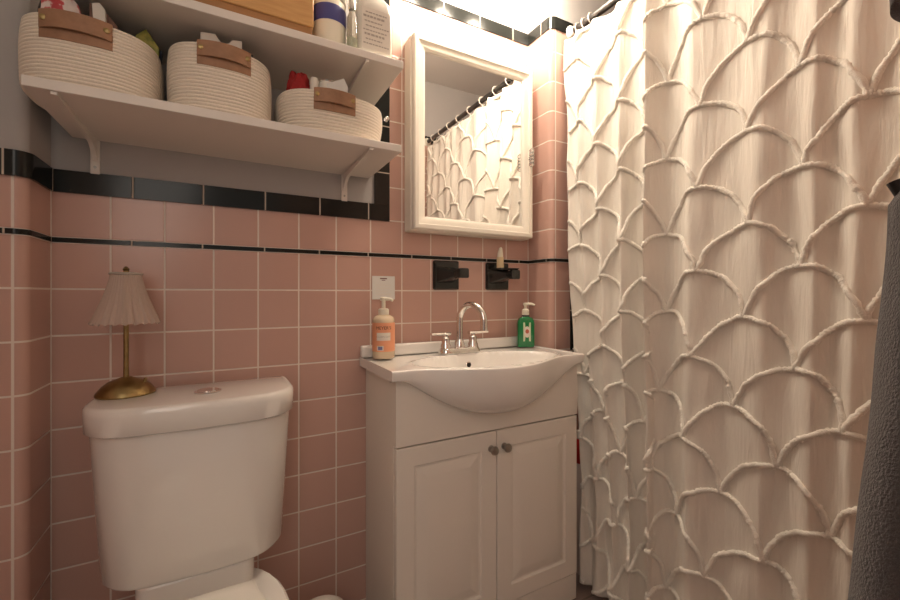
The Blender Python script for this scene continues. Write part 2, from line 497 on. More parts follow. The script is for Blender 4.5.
# left basket contents
blob('plastic_bag', M['black'], (-.300, 1.095, ZS+.130), (.028, .036, .060), 'dark plastic bag at the left in the large basket', 'bag', amp=.25, seed=3)
blob('snack_packet', M['pinkpack'], (-.278, 1.048, ZS+.138), (.030, .013, .052), 'red and white crinkled packet behind the left basket handle', 'packet', amp=.22, seed=9)
blob('dark_pouch', M['navy'], (-.225, 1.120, ZS+.115), (.040, .022, .078), 'dark pouch in the middle of the large left basket', 'pouch', amp=.15, seed=5)
slab('card_box', M['brown'], [(-.240,1.062,ZS+.05),(-.180,1.062,ZS+.05),(-.196,1.062,ZS+.158),(-.214,1.062,ZS+.180),(-.240,1.062,ZS+.192)], (0,.014,0), 'brown card box leaning in the large left basket', 'box')
slab('white_tube', M['label_white'], [(-.226,1.044,ZS+.08),(-.206,1.044,ZS+.08),(-.212,1.044,ZS+.176),(-.220,1.044,ZS+.186),(-.232,1.044,ZS+.182)], (0,.012,0), 'white end of a tube in the large left basket', 'tube')
slab('foil_packet', M['yellow'], [(-.180,1.118,ZS+.05),(-.140,1.118,ZS+.05),(-.132,1.118,ZS+.160),(-.156,1.118,ZS+.196),(-.174,1.118,ZS+.178)], (0,.010,0), 'yellow green foil packet at the right in the large left basket', 'packet')
slab('dark_box', M['navy'], [(-.168,1.136,ZS+.04),(-.140,1.136,ZS+.04),(-.128,1.136,ZS+.164),(-.168,1.136,ZS+.176)], (0,.016,0), 'dark blue box behind the yellow green packet', 'box')
# middle basket
slab('notched_card', M['label_white'],
     [(-.050,1.06,ZS+.08),(.032,1.06,ZS+.08),(.032,1.06,ZS+.193),(.012,1.06,ZS+.190),(.006,1.06,ZS+.181),(-.002,1.06,ZS+.177),(-.010,1.06,ZS+.178),(-.017,1.06,ZS+.186),(-.022,1.06,ZS+.194),(-.050,1.06,ZS+.190)],
     (0,.004,0), 'white notched card standing in the middle basket', 'card')
slab('black_case', M['black'], [(.012,1.068,ZS+.08),(.054,1.068,ZS+.08),(.056,1.068,ZS+.172),(.012,1.068,ZS+.180)], (0,.010,0), 'thin black case at the right of the notched card', 'case')
slab('maroon_box', M['red'], [(.098,1.215,ZS+.001),(.118,1.215,ZS+.001),(.118,1.215,ZS+.07),(.098,1.215,ZS+.07)], (0,.04,0), 'dark red box standing between the middle and right baskets', 'box')
# right basket
blob('red_sponge', M['red'], (.163, 1.110, ZS+.122), (.032, .036, .054), 'crumpled red mesh sponge in the low right basket', 'sponge', amp=.32, seed=2, n=28)
def ring_torus(mb, c, R, r, ax, n=24, k=8):
    u = Vector(ax[0]); w = Vector(ax[1])
    mb.tube([Vector(c) + u*R*cos(2*PI*i/n) + w*R*sin(2*PI*i/n) for i in range(n+1)], r, k)
t = thing('white_cup', 'small white rimmed cup lying in the low right basket', 'cup', (.232, 1.095, ZS+.085))
mb = MB(); mb.lathe([(.020, -.05), (.026, .02), (.023, .02), (.018, -.045)], (.232, 1.095, ZS+.135), 28); mb.build('body', M['white_plastic'], t)
mb = MB(); ring_torus(mb, (.232, 1.095, ZS+.1565), .025, .003, ((1,0,0),(0,1,0))); mb.build('rim', M['chrome'], t)
mb = MB(); mb.lathe([(.010, -.05), (.011, .03), (.009, .036)], (.196, 1.078, ZS+.120), 20); tag(mb.build('travel_bottle', M['white_plastic']), 'small white bottle between the red sponge and the cup', 'bottle')
slab('folded_leaflet', M['paper'], [(.222,1.058,ZS+.05),(.276,1.058,ZS+.05),(.276,1.058,ZS+.146),(.266,1.058,ZS+.165),(.224,1.058,ZS+.142)], (0,.003,0), 'white folded leaflet standing in the low right basket', 'leaflet', .0003)
slab('red_tag', M['redplastic'], [(.240,1.135,ZS+.05),(.262,1.135,ZS+.05),(.262,1.135,ZS+.176),(.246,1.135,ZS+.188),(.230,1.135,ZS+.192)], (0,.004,0), 'thin red tag at the back of the right basket', 'tag')

# ------------------------------------------------------------------ on the upper shelf
ZT = ZU + .0192
t = thing('wooden_box', 'amber wooden box on the upper shelf', 'box', (.03, 1.12, ZT))
MB().box(-.150, .184, 1.018, 1.235, ZT + .028, ZT + .165).build('body', M['wood'], t, bevel=.003)
MB().box(-.147, .181, 1.021, 1.232, ZT, ZT + .0278).build('base', M['wood_dark'], t, bevel=.002)
# cream jar with a blue band, partly hidden by the dark bottle
t = thing('dark_bottle', 'narrow dark bottle beside the wooden box', 'bottle', (.223, 1.145, ZT))
MB().lathe([(.018,0),(.020,.004),(.020,.10),(.012,.118),(.008,.122),(.008,.14)], (.2230, 1.145, ZT), 24).build('body', M['navy'], t)
MB().lathe([(.0201,.03),(.0203,.031),(.0203,.062),(.0201,.063)], (.2230, 1.145, ZT), 24, cap0=False, cap1=False).build('wrapper', M['black'], t)
t = thing('cream_jar', 'cream jar with a blue band beside the wooden box', 'jar', (.250, 1.072, ZT))
MB().lathe([(.038,0),(.042,.004),(.042,.125),(.038,.132)], (.2330, 1.076, ZT), 36).build('body', M['cream_plastic'], t)
MB().lathe([(.0422,.072),(.0425,.073),(.0425,.112),(.0422,.113)], (.2330, 1.076, ZT), 36, cap0=False, cap1=False).build('blue_band', M['blue'], t)
MB().lathe([(.040,.1322),(.042,.134),(.042,.152),(.040,.155)], (.2330, 1.076, ZT), 36).build('cap', M['white_plastic'], t)
t = thing('clear_bottle', 'slim clear bottle between the jar and the white bottle', 'bottle', (.287, 1.05, ZT))
MB().lathe([(.012,0),(.0135,.003),(.0135,.088),(.008,.100),(.008,.108)], (.2800, 1.032, ZT), 24).build('body', M['clear'], t)
MB().lathe([(.0115,0),(.0125,.002),(.0125,.034)], (.2800, 1.032, ZT + .0015), 24).build('liquid', M['green_label'], t)
MB().lathe([(.0095,.108),(.0098,.110),(.0098,.130),(.0085,.132)], (.2800, 1.032, ZT), 24).build('cap', M['chrome'], t)
t = thing('white_bottle', 'big white bottle with rows of grey print at the right end of the upper shelf', 'bottle', (.348, 1.06, ZT))
def wbr(s, z, k=1): return rrect(.3420, 1.064, .048*s, .036*s*k, .018*s, z)
MB().loft([wbr(.92, ZT), wbr(1, ZT+.006), wbr(1, ZT+.130), wbr(.92, ZT+.155), wbr(.55, ZT+.178), wbr(.42, ZT+.184)]).build('body', M['white_plastic'], t)
MB().lathe([(.017,.1842),(.017,.215),(.015,.22)], (.3420, 1.064, ZT), 24).build('cap', M['white_plastic'], t)
MB().box(.304, .380, 1.0272, 1.0279, ZT+.022, ZT+.128).build('front_label', M['label_white'], t)
pr = MB()
for k in range(8):
    zz = ZT + .034 + k*.0115; w0 = .308 + .003*((k*5) % 3); w1 = .376 - .006*((k*7) % 4)
    x = w0
    while x < w1:
        w = .004 + .006*random.random()
        pr.box(x, min(x + w, w1), 1.0266, 1.0271, zz, zz + (.0028 if k not in (2, 6) else .0050)); x += w + .002
pr.build('print', M['ink_grey'], t)

# ------------------------------------------------------------------ mirror cabinet
CX0, CX1, CZ0, CZ1, CYF = .524, 1.015, H+.209, H+.842, 1.203
t = thing('mirror_cabinet', 'white framed mirror cabinet on the pink tiled wall', 'cabinet', ((CX0+CX1)/2, YB, CZ0))
MB().box(CX0, CX1, CYF + .024, YB - .0005, CZ0, CZ1).build('body', M['frame_paint'], t, bevel=.003)
dr = MB()
prof = [(0, .0235), (0, .004), (.004, 0), (.016, 0), (.018, .004), (.022, .005), (.034, .0085), (.040, .013), (.043, .014), (.043, .022)]
d0 = .003
def frame_ring(ins, dep):
    return [(CX0+d0+ins, CYF+dep, CZ0+d0+ins), (CX1-d0-ins, CYF+dep, CZ0+d0+ins), (CX1-d0-ins, CYF+dep, CZ1-d0-ins), (CX0+d0+ins, CYF+dep, CZ1-d0-ins)]
dr.loft([frame_ring(*p) for p in prof], cap0=False, cap1=False)
door = dr.build('door', M['frame_paint'], t, angle=25)
MB().box(CX0+.047, CX1-.047, CYF+.0175, CYF+.0215, CZ0+.047, CZ1-.047).build('mirror_pane', M['mirror'], door)
kb = MB(); kc = (CX1 - .024, CYF - .0005, H + .505)
kb.lathe([(.0060,0),(.0060,.004),(.0035,.006),(.0035,.012)], kc, 16, axis='y')
kbo = kb.build('knob_stem', M['chrome'], door)
kb = MB()
for dz in (-.024, -.012, 0, .012, .024):
    kb.lathe([(.003,.006),(.0085,.010),(.0108,.016),(.008,.023),(.003,.026)], (kc[0], kc[1], kc[2]+dz), 7, axis='y')
kb.build('crystal_knob', M['crystal'], door, smoothed=False)

# vanity light above the mirror
t = thing('vanity_light', 'bar lamp with three glowing globes above the mirror cabinet', 'lamp', (.75, YB, H+1.15))
LZ = H + 1.205
MB().box(.57, .97, YB - .035, YB - .0005, LZ - .032, LZ + .032).build('back_plate', M['chrome'], t, bevel=.004)
for k in range(3):
    x = .62 + .15*k; gz = H + 1.105; gy = 1.065
    pts = [(x, YB - .0352, LZ)]
    for q in range(9):
        a = PI/2*q/8; pts.append((x, gy + (YB - .06 - gy)*(1 - sin(a)), LZ - .006 + .0*a - (LZ - gz - .075)*(1 - cos(a))))
    MB().tube(pts, .008, 12).build('arm', M['chrome'], t)
    MB().lathe([(.024,.043),(.024,.062),(.012,.070)], (x, gy, gz), 24).build('socket', M['chrome'], t)
    prof = [(.042*sin(PI*j/14), -.042*cos(PI*j/14)) for j in range(15)]
    prof[0] = (.002, prof[0][1]); prof[-1] = (.002, prof[-1][1])
    MB().lathe(prof, (x, gy, gz), 24).build('globe', M['globe'], t)

# hook on the upright black border
t = thing('wall_hook', 'tiny chrome knob hook on the black upright border', 'hook', (.452, YB - .006, H+.568))
MB().lathe([(.007,0),(.007,.003),(.003,.005),(.003,.012),(.006,.014),(.007,.018),(.003,.021)], (.456, YB - .0062, H+.568), 20, axis='y').build('peg', M['chrome'], t)

# ------------------------------------------------------------------ vanity cabinet, washbasin, faucet
VX0, VX1, VYF = .391, 1.043, 1.013
ZK = H - .197                                # counter top
t = thing('vanity_cabinet', 'white vanity cabinet with two raised panel doors under the sink', 'cabinet', ((VX0+VX1)/2, 1.15, 0))
ZG = H - .4065                               # gap between drawer front and doors
cc = MB()
cc.box(VX0, VX0+.016, VYF + .020, YB - .004, .0, ZK - .030).box(VX1-.016, VX1, VYF + .020, YR - .002, .0, ZK - .030)
cc.box(VX0+.016, VX1-.016, VYF + .022, YB - .02, .086, .102).box(VX0+.016, VX1-.016, YB-.012, YB-.004, .102, ZK - .16)
cc.build('carcass', M['white_paint'], t)
APRON = t
MB().box(VX0, VX1, VYF + .004, VYF + .0195, .0, .086).build('plinth', M['white_paint'], t, bevel=.0015)
def panel_door(x0, x1, kx):
    m = MB(); z0, z1 = .0895, ZG - .0025; y = VYF
    a, b = .052, .060
    pr = [(0,.0195),(0,.002),(.002,0),(.052,0),(.056,.005),(.062,.0055),(.066,.004),(.088,.0005),(.091,0)]
    rings = [[(x0+i, y+d, z0+i*(1 if i < .05 else 1.0)), (x1-i, y+d, z0+i), (x1-i, y+d, z1-i), (x0+i, y+d, z1-i)] for i, d in pr]
    m.loft(rings)
    d = m.build('door', M['white_paint'], t, angle=12)
    MB().lathe([(.010,0),(.010,.002),(.0055,.004),(.0055,.012),(.012,.016),(.0135,.021),(.011,.026),(.004,.028)], (kx, y - .0002, ZG - .052), 24, axis='y').build('knob', M['nickel'], d)
XM = .713
panel_door(VX0 + .001, XM - .0015, XM - .022)
panel_door(XM + .0015, VX1 - .001, XM + .026)

# washbasin: slab with an oval bowl and a bellied front
BX0, BX1, BYB, BYF = .371, 1.046, YB - .003, .987
BC = .715
def bulge(x):
    u = abs(x - .695)/.285
    return 0 if u >= 1 else (cos(PI*u)*.5 + .5)**.85
def yfront(x): return BYF - .094*bulge(x)
def zbelly(x):
    v = .157*(1 - ((x - .722)/.335)**2)
    return .030 + .5*((v - .030) + math.sqrt((v - .030)**2 + .0006)) - .003
NX, NY = 96, 44
t = thing('washbasin', 'white ceramic washbasin with a bulging front on the vanity', 'sink', (BC, 1.14, ZK))
mb = MB(); vs = []; fs = []
bcx, bcy, ba, bb = BC, 1.060, .248, .118
def depth(x, y):
    e = math.hypot((x - bcx)/ba, (y - bcy)/(bb if y > bcy else .128))
    if e >= 1: return .004*smooth((e - 1)*6) - .004
    return .118*(1 - e**2.6)**.9 + .0035*smooth((1-e)*12) - .004
for i in range(NX+1):
    x = lerp(BX0, BX1, i/NX)
    for j in range(NY+1):
        u = j/NY; y = lerp(BYB, yfront(x) + .004, u)
        vs.append((x, y, ZK - max(0, depth(x, y) + .004)))
W = NY + 1
for i in range(NX):
    for j in range(NY): fs.append((i*W+j, i*W+j+1, (i+1)*W+j+1, (i+1)*W+j))
mb.add(vs, fs)
# front edge and belly
rows = []
for i in range(NX+1):
    x = lerp(BX0, BX1, i/NX); yr = yfront(x); zc = zbelly(x); col = [(x, yr + .004, ZK - .000)]
    col += [(x, yr + .0012, ZK - .0012), (x, yr, ZK - .004), (x, yr, ZK - .024)]
    yend = VYF - .0004; zs = .024
    for k in range(1, 13):
        a = k/12*PI/2
        col.append((x, yend - (yend - yr)*cos(a), ZK - zs - (zc - zs)*sin(a)))
    rows.append(col)
K = len(rows[0]); vs = [p for r in rows for p in r]; fs = []
for i in range(NX):
    for j in range(K-1): fs.append((i*K+j, i*K+j+1, (i+1)*K+j+1, (i+1)*K+j))
mb.add(vs, fs)
# slab sides and back
for x, s in ((BX0, 1), (BX1, -1)):
    mb.add([(x, BYF+.004, ZK), (x, BYB, ZK), (x, BYB, ZK-.0285), (x, VYF - .0004, ZK-.0285), (x, BYF, ZK-.024), (x, BYF, ZK-.004)], [(0,1,2,3,4,5)])
# the drawer front is cut out along the belly of the basin
ap = []; nA = 60
for yy in (VYF, VYF + .0195):
    ap.append([(VX0, yy, ZG + .0025), (VX1, yy, ZG + .0025)] + [(lerp(VX1, VX0, k/nA), yy, ZK - max(.029, zbelly(lerp(VX1, VX0, k/nA)) - .003)) for k in range(nA+1)])
MB().loft(ap).build('apron_panel', M['white_paint'], APRON, angle=30)
bas = mb.build('bowl_top', M['ceramic_basin'], t, angle=50, fix=True)
bs = MB(); bs.box(BX0, BX1, BYB - .022, BYB, ZK - .002, ZK + .036)
bs.build('backsplash', M['ceramic_basin'], t, bevel=.006, seg=3)
yo = 1.166; zo = ZK - depth(BC, yo) - .004
oc = (.704, yo, zo)
MB().lathe([(.0105,-.002),(.0105,.003),(.008,.005)], (oc[0], oc[1]-.001, oc[2]+.001), 20, axis='y').build('overflow_ring', M['chrome'], t)
MB().lathe([(.0078,0),(.0078,.0056)], (oc[0], oc[1]-.001, oc[2]+.001), 18, axis='y').build('overflow_hole', M['hole'], t)
MB().lathe([(.022,-.002),(.022,.002),(.018,.004)], (BC, 1.055, ZK - .118), 24).build('drain', M['chrome'], t)

FX, FY = .694, 1.205
t = thing('faucet', 'chrome gooseneck faucet with two lever handles on the washbasin', 'faucet', (FX, FY, ZK))
bp = MB(); bp.loft([rrect(FX, FY, .078, .027, .026, ZK + .0006), rrect(FX, FY, .078, .027, .026, ZK+.008), rrect(FX, FY, .070, .020, .019, ZK+.020)])
bp.build('base_plate', M['chrome'], t, bevel=.002)
MB().lathe([(.019,.020),(.018,.030),(.0145,.040),(.0125,.046)], (FX, FY, ZK), 24).build('spout_collar', M['chrome'], t)
pts = []; sd = Vector((.30, -.954, 0)); fr = .053
for k in range(6): pts.append(Vector((FX, FY, ZK + .040 + .070*k/5)))
for k in range(1, 19):
    a = PI*k/18; pts.append(Vector((FX, FY, ZK + .110 + fr*sin(a))) + sd*(fr - fr*cos(a)))
tip = Vector((FX, FY, ZK + .110)) + sd*2*fr
for k in range(1, 4): pts.append(tip + Vector((0, 0, -.006*k)))
MB().tube(pts, .0115, 20).build('spout', M['chrome'], t)
MB().lathe([(.0125,0),(.0125,.011)], (tip.x, tip.y, ZK + .082), 20).build('spout_tip', M['chrome'], t)
for s in (-1, 1):
    hx = FX + s*.053
    h = MB().lathe([(.019,.0195),(.0175,.028),(.0135,.036),(.0135,.052),(.010,.056)], (hx, FY, ZK), 24).build('handle', M['chrome'], t)
    lv = MB(); rg = []
    for k in range(8):
        u = k/7; x = hx + s*lerp(-.016, .056, u); w = lerp(.010, .0075, u); zz = ZK + .066 + .002*u; th = lerp(.0065, .0045, u)
        rg.append([(x, FY + w*cos(2*PI*j/12) - .006*u, zz + th*sin(2*PI*j/12)) for j in range(12)])
    lv.loft(rg).build('lever', M['chrome'], h)
    MB().lathe([(.0085,.0562),(.0085,.0615)], (hx, FY, ZK), 16).build('lever_neck', M['chrome'], h)

# ------------------------------------------------------------------ soap bottles and paper
def text_mesh(body, size, mtl, name, parent, place):
    cu = bpy.data.curves.new('t', 'FONT'); cu.body = body; cu.size = size; cu.align_x = 'CENTER'; cu.align_y = 'CENTER'
    tmp = bpy.data.objects.new('t', cu); COL.objects.link(tmp)
    dg = bpy.context.evaluated_depsgraph_get(); me = bpy.data.meshes.new_from_object(tmp.evaluated_get(dg))
    vs = [place(v.co.x, v.co.y) for v in me.vertices]; fs = [tuple(p.vertices) for p in me.polygons]
    bpy.data.objects.remove(tmp); bpy.data.curves.remove(cu); bpy.data.meshes.remove(me)
    return MB().add(vs, fs).build(name, mtl, parent, smoothed=False, fix=False)
def on_cyl(cx, cy, r, a0, z):
    """wraps flat text round an upright bottle, centred at angle a0"""
    def f(u, v):
        a = a0 + u/r
        return (cx + r*cos(a), cy + r*sin(a), z + v)
    return f
def patch(cx, cy, r, a0, half, z0, z1, n=16):
    mb = MB(); vs = []
    for k in range(n+1):
        a = a0 + lerp(-half, half, k/n)
        vs += [(cx + r*cos(a), cy + r*sin(a), z0), (cx + r*cos(a), cy + r*sin(a), z1)]
    return mb.add(vs, [(2*k, 2*k+2, 2*k+3, 2*k+1) for k in range(n)])
SX, SY, SR = .4300, 1.220, .0345
z0 = ZK + .0008
t = thing('soap_dispenser', 'round pump soap bottle with an orange label on the left of the washbasin', 'bottle', (SX, SY, z0))
MB().lathe([(.0325,0),(.0345,.004),(.0345,.112),(.0335,.120),(.028,.128),(.018,.133),(.015,.134)], (SX, SY, z0), 36).build('body', M['peach_gel'], t)
af = math.atan2(-SY, -SX)
lb = patch(SX, SY, SR+.0004, af, 1.75, z0+.022, z0+.110, 30).build('label', M['orange_label'], t)
patch(SX, SY, SR+.0008, af, .62, z0+.056, z0+.080).build('label_panel', M['label_white'], lb)
q = MB()
for k, (u0, u1) in enumerate(((-.5, -.05), (.02, .5))): pass
patch(SX, SY, SR+.0008, af-.30, .30, z0+.026, z0+.040).build('label_strip', M['label_white'], lb)
patch(SX, SY, SR+.0010, af-.30, .20, z0+.028, z0+.038).build('blue_print', M['ink_blue'], lb)
text_mesh("MEYER'S", .0135, M['ink'], 'lettering', lb, on_cyl(SX, SY, SR+.0010, af, z0+.094))
text_mesh("CLEAN DAY", .0080, M['ink_grey'], 'lettering', lb, on_cyl(SX, SY, SR+.0012, af, z0+.0675))
MB().lathe([(.0165,.134),(.0165,.150),(.012,.153)], (SX, SY, z0), 24).build('collar', M['cream_plastic'], t)
pm = MB().lathe([(.006,.153),(.006,.176),(.010,.177),(.011,.186),(.008,.189)], (SX, SY, z0), 20)
pm.tube([(SX, SY, z0+.182), (SX+.012, SY-.022, z0+.182), (SX+.017, SY-.034, z0+.178)], [.006,.005,.004], 12)
pm.build('pump', M['cream_plastic'], t)

PX0, PX1 = .412, .489
t = thing('paper_note', 'small white paper square stuck on the pink tiles above the soap', 'paper', (.45, YB-.002, H-.016))
MB().box(PX0, PX1, YB-.0035, YB-.0022, H-.016, H+.060).build('sheet', M['paper'], t)
sq = MB()
for k, (a, b, z, hh) in enumerate(((.438,.462,.050,.0035),(.444,.456,.0455,.002))):
    sq.box(a, b, YB-.0039, YB-.0036, H+z, H+z+hh)
sq.build('scribble', M['ink'], t)
sq = MB()
for k in range(4): sq.box(.424+.004*(k%2), .478-.006*(k%3), YB-.0039, YB-.0036, H+.030-k*.010, H+.0315-k*.010)
sq.build('faint_print', M['label_white'], t)

GX, GY = .990, 1.221
t = thing('hand_soap', 'green liquid soap bottle with a pump in the right corner of the washbasin', 'bottle', (GX, GY, z0))
gang = math.radians(-28)
def grr(s, k, z):
    out = []
    for x, y, zz in rrect(0, 0, .032*s, .020*k, .010*min(s, k), z):
        out.append((GX + x*cos(gang) - y*sin(gang), GY + x*sin(gang) + y*cos(gang), zz))
    return out
MB().loft([grr(.92,.92,z0), grr(1,1,z0+.004), grr(1,1,z0+.085), grr(.94,.98,z0+.098), grr(.72,.85,z0+.108), grr(.42,.66,z0+.113)]).build('body', M['green_gel'], t)
def gface(u, v): # on the front face of the bottle
    y = -.0206
    return (GX + u*cos(gang) - y*sin(gang), GY + u*sin(gang) + y*cos(gang), z0 + v)
lb = MB().add([gface(*p) for p in ((-.012,.022),(-.006,.022),(-.004,.040),(.008,.040),(.010,.022),(.016,.022),(.016,.092),(.010,.092),(.008,.074),(-.004,.074),(-.006,.092),(-.012,.092))], [tuple(range(12))]).build('label', M['green_label'], t, smoothed=False)
el = MB().add([gface(.002+.011*cos(2*PI*k/24), .057+.021*sin(2*PI*k/24)) for k in range(24)], [tuple(range(24))])
for v in el.v: pass
o = el.build('label_emblem', M['label_white'], lb, smoothed=False); o.location = (-.0003*-sin(gang), -.0004, 0)
def g2(u, v):
    p = gface(u, v); return (p[0], p[1]-.0008, p[2])
MB().add([g2(.002+.007*cos(2*PI*k/20), .059+.008*sin(2*PI*k/20)) for k in range(20)], [tuple(range(20))]).build('label_mark', M['red_mark'], lb, smoothed=False)
MB().lathe([(.014,.113),(.014,.119)], (GX, GY, z0), 20).build('neck', M['black'], t)
pm = MB().lathe([(.014,.1192),(.0135,.138),(.009,.142),(.0045,.143),(.0045,.155),(.009,.156),(.0095,.163),(.006,.165)], (GX, GY, z0), 20)
pm.tube([(GX, GY, z0+.160), (GX+.016, GY-.014, z0+.161), (GX+.026, GY-.022, z0+.156)], [.0055,.0048,.0038], 12)
pm.build('pump', M['cream_plastic'], t)

# ------------------------------------------------------------------ black ceramic fixtures set into the tiles
def fixture(x0, label, tray):
    x1 = x0 + .102; z0, z1 = H + .017, H + .1185; cx = (x0+x1)/2; zc = H + .069
    t = thing('towel_bar_post', label, 'wall fixture', (cx, YB, z0), 'black ceramic fixtures over the sink')
    MB().loft([rrect2(cx, (z0+z1)/2, .051, .051, YB - .0005, .006), rrect2(cx, (z0+z1)/2, .051, .051, YB - .006, .006), rrect2(cx, (z0+z1)/2, .046, .046, YB - .012, .005)]).build('plate', M['black_ceramic'], t)
    rg = []
    for k in range(9):
        u = k/8; x = cx - .012 + .040*u; y = YB - .011 - .072*u
        w = lerp(.030, .016, smooth(u*1.4)); hh = lerp(.028, .0125, smooth(u*1.4))
        if k >= 7: w, hh = .018, .0165
        rg.append(rrect2(x, zc + .004*u, w, hh, y, .005))
    MB().loft(rg).build('arm', M['black_ceramic'], t)
    if tray:
        q = MB(); q.loft([rrect(cx + .004, YB - .045, .040, .034, .012, zc + .020), rrect(cx + .004, YB - .045, .046, .040, .014, zc + .027), rrect(cx + .004, YB - .045, .042, .036, .012, zc + .027), rrect(cx+.004, YB-.045, .036, .030, .010, zc+.0235)])
        q.build('tray', M['black_ceramic'], t)
    return t
def rrect2(cx, cz, hx, hz, y, r, n=4):
    return [(p[0], y, p[1]) for p in rrect(cx, cz, hx, hz, r, 0, n)]
fixture(.6300, 'black ceramic towel bar post directly above the faucet', False)
fixture(.8490, 'black ceramic post with a small tray nearest the wall corner', True)
zb = H + .069 + .0240
t = thing('tapered_tube', 'small cream tapered tube standing on the black tray', 'tube', (.885, 1.238, zb))
MB().loft([sellipse(.886, 1.238, .0135, .0120, zb, 2), sellipse(.886, 1.238, .0140, .0125, zb+.004, 2), sellipse(.886, 1.238, .0135, .011, zb+.044, 2)]).build('body', M['yellow_cream'], t)
MB().loft([sellipse(.886, 1.238, .0118, .0095, zb+.0442, 2), sellipse(.886, 1.238, .0110, .008, zb+.058, 2), sellipse(.888, 1.238, .0065, .004, zb+.078, 2), sellipse(.889, 1.238, .003, .0015, zb+.081, 2)]).build('tip', M['cream_plastic'], t)

# ------------------------------------------------------------------ toilet
TX = -.056; LZT = H - .230
t = thing('toilet', 'white two piece toilet against the pink tiled wall', 'toilet', (TX, 1.0, 0))
def tank_ring(hw, yf, yb, z, rf=.06, rb=.02, bow=.018):
    out = []
    def corner(cx, cy, r, a0):
        for k in range(9):
            a = a0 + PI/2*k/8; out.append([cx + r*cos(a), cy + r*sin(a), z])
    corner(TX+hw-rb, yb-rb, rb, 0); corner(TX-hw+rb, yb-rb, rb, PI/2)
    corner(TX-hw+rf, yf+rf, rf, PI)
    for k in range(1, 8): out.append([lerp(TX-hw+rf, TX+hw-rf, k/8), yf, z])
    corner(TX+hw-rf, yf+rf, rf, 1.5*PI)
    for p in out:
        if p[1] < yf + rf: p[1] -= bow*(1 - ((p[0]-TX)/hw)**2)
    return [tuple(p) for p in out]
yb = YB - .030
zl = LZT - .061
MB().loft([tank_ring(.174, 1.072, yb, H-.616, .07), tank_ring(.182, 1.064, yb, H-.604, .075), tank_ring(.200, 1.058, yb, zl+.001, .08)]).build('tank', M['ceramic'], t, bevel=.004)
MB().loft([tank_ring(.202, 1.052, yb+.002, zl+.0015, .08), tank_ring(.207, 1.044, yb+.004, zl+.006, .082), tank_ring(.208, 1.043, yb+.005, LZT-.018, .082),
           tank_ring(.207, 1.044, yb+.004, LZT-.006, .081), tank_ring(.203, 1.048, yb, LZT-.0015, .078), tank_ring(.198, 1.053, yb-.005, LZT, .075)]).build('tank_lid', M['ceramic'], t, angle=60)
bt = MB().lathe([(.028,0),(.028,.0025),(.025,.0035)], (TX+.018, 1.125, LZT+.0005), 32).build('flush_button', M['chrome'], t)
MB().lathe([(.0235,0),(.023,.0012)], (TX+.018, 1.125, LZT+.0042), 32).build('button_top', M['chrome'], bt)
# bowl, deck, seat and lid
ZB = H - .672
def bowl_ring(s, yf, yb_, w, z, n=40):
    out = []
    for i in range(n):
        a = 2*PI*i/n; c, q = cos(a), sin(a)
        yc = yb_ - (yb_ - yf)*.46
        yy = yc + ((yb_ - yc) if q > 0 else (yc - yf))*math.copysign(abs(q)**(.62 if q > 0 else 1), q)
        out.append((TX + w*s*math.copysign(abs(c)**.82, c), yy, z))
    return out
MB().loft([bowl_ring(1,.62,1.20,.115,.0), bowl_ring(1,.62,1.20,.115,.03), bowl_ring(1,.66,1.18,.105,.12), bowl_ring(1,.58,1.17,.150,.26), bowl_ring(1,.53,1.16,.178,ZB-.03), bowl_ring(1,.525,1.16,.182,ZB-.006), bowl_ring(1,.535,1.155,.176,ZB)]).build('bowl', M['ceramic'], t)
MB().loft([rrect(TX, 1.15, .115, .090, .03, ZB-.02), rrect(TX, 1.15, .115, .090, .03, H-.6162)]).build('tank_deck', M['ceramic'], t, bevel=.006)
def seat_ring(g, z, yb_=1.012):
    out = []; n = 20; w = .183 - g; yf = .54 + g; yk = yb_ - g; wk = .112 - g
    # straight back edge, shoulders flaring to the full width, round front
    out.append((TX + wk, yk, z))
    out.append((TX - wk, yk, z))
    for k in range(1, 7):
        u = k/6; out.append((TX - lerp(wk, w, smooth(u)), yk - .24*u, z))
    for k in range(1, n):
        a = PI + PI*k/n; yc = yk - .24
        out.append((TX + w*cos(a), yc + (yc - yf)*sin(a), z))
    for k in range(6, 0, -1):
        u = k/6; out.append((TX + lerp(wk, w, smooth(u)), yk - .24*u, z))
    return out
MB().loft([seat_ring(.004, ZB+.002), seat_ring(0, ZB+.006), seat_ring(0, ZB+.018), seat_ring(.004, ZB+.021)]).build('seat', M['seat'], t)
MB().loft([seat_ring(.004, ZB+.0215), seat_ring(0, ZB+.026), seat_ring(0, ZB+.036), seat_ring(.006, ZB+.041), seat_ring(.03, ZB+.043)]).build('seat_lid', M['seat'], t)

# small white canister between toilet and vanity
t = thing('waste_bin', 'small round white bin lid between the toilet and the vanity', 'bin', (.216, 1.085, 0))
MB().lathe([(.052,0),(.058,.006),(.062,.183),(.058,.190)], (.216, 1.085, .0), 36).build('body', M['seat'], t)
MB().lathe([(.064,.1905),(.065,.198),(.062,.212),(.047,.222),(.02,.227),(.002,.2275)], (.216, 1.085, .0), 36).build('lid', M['seat'], t)

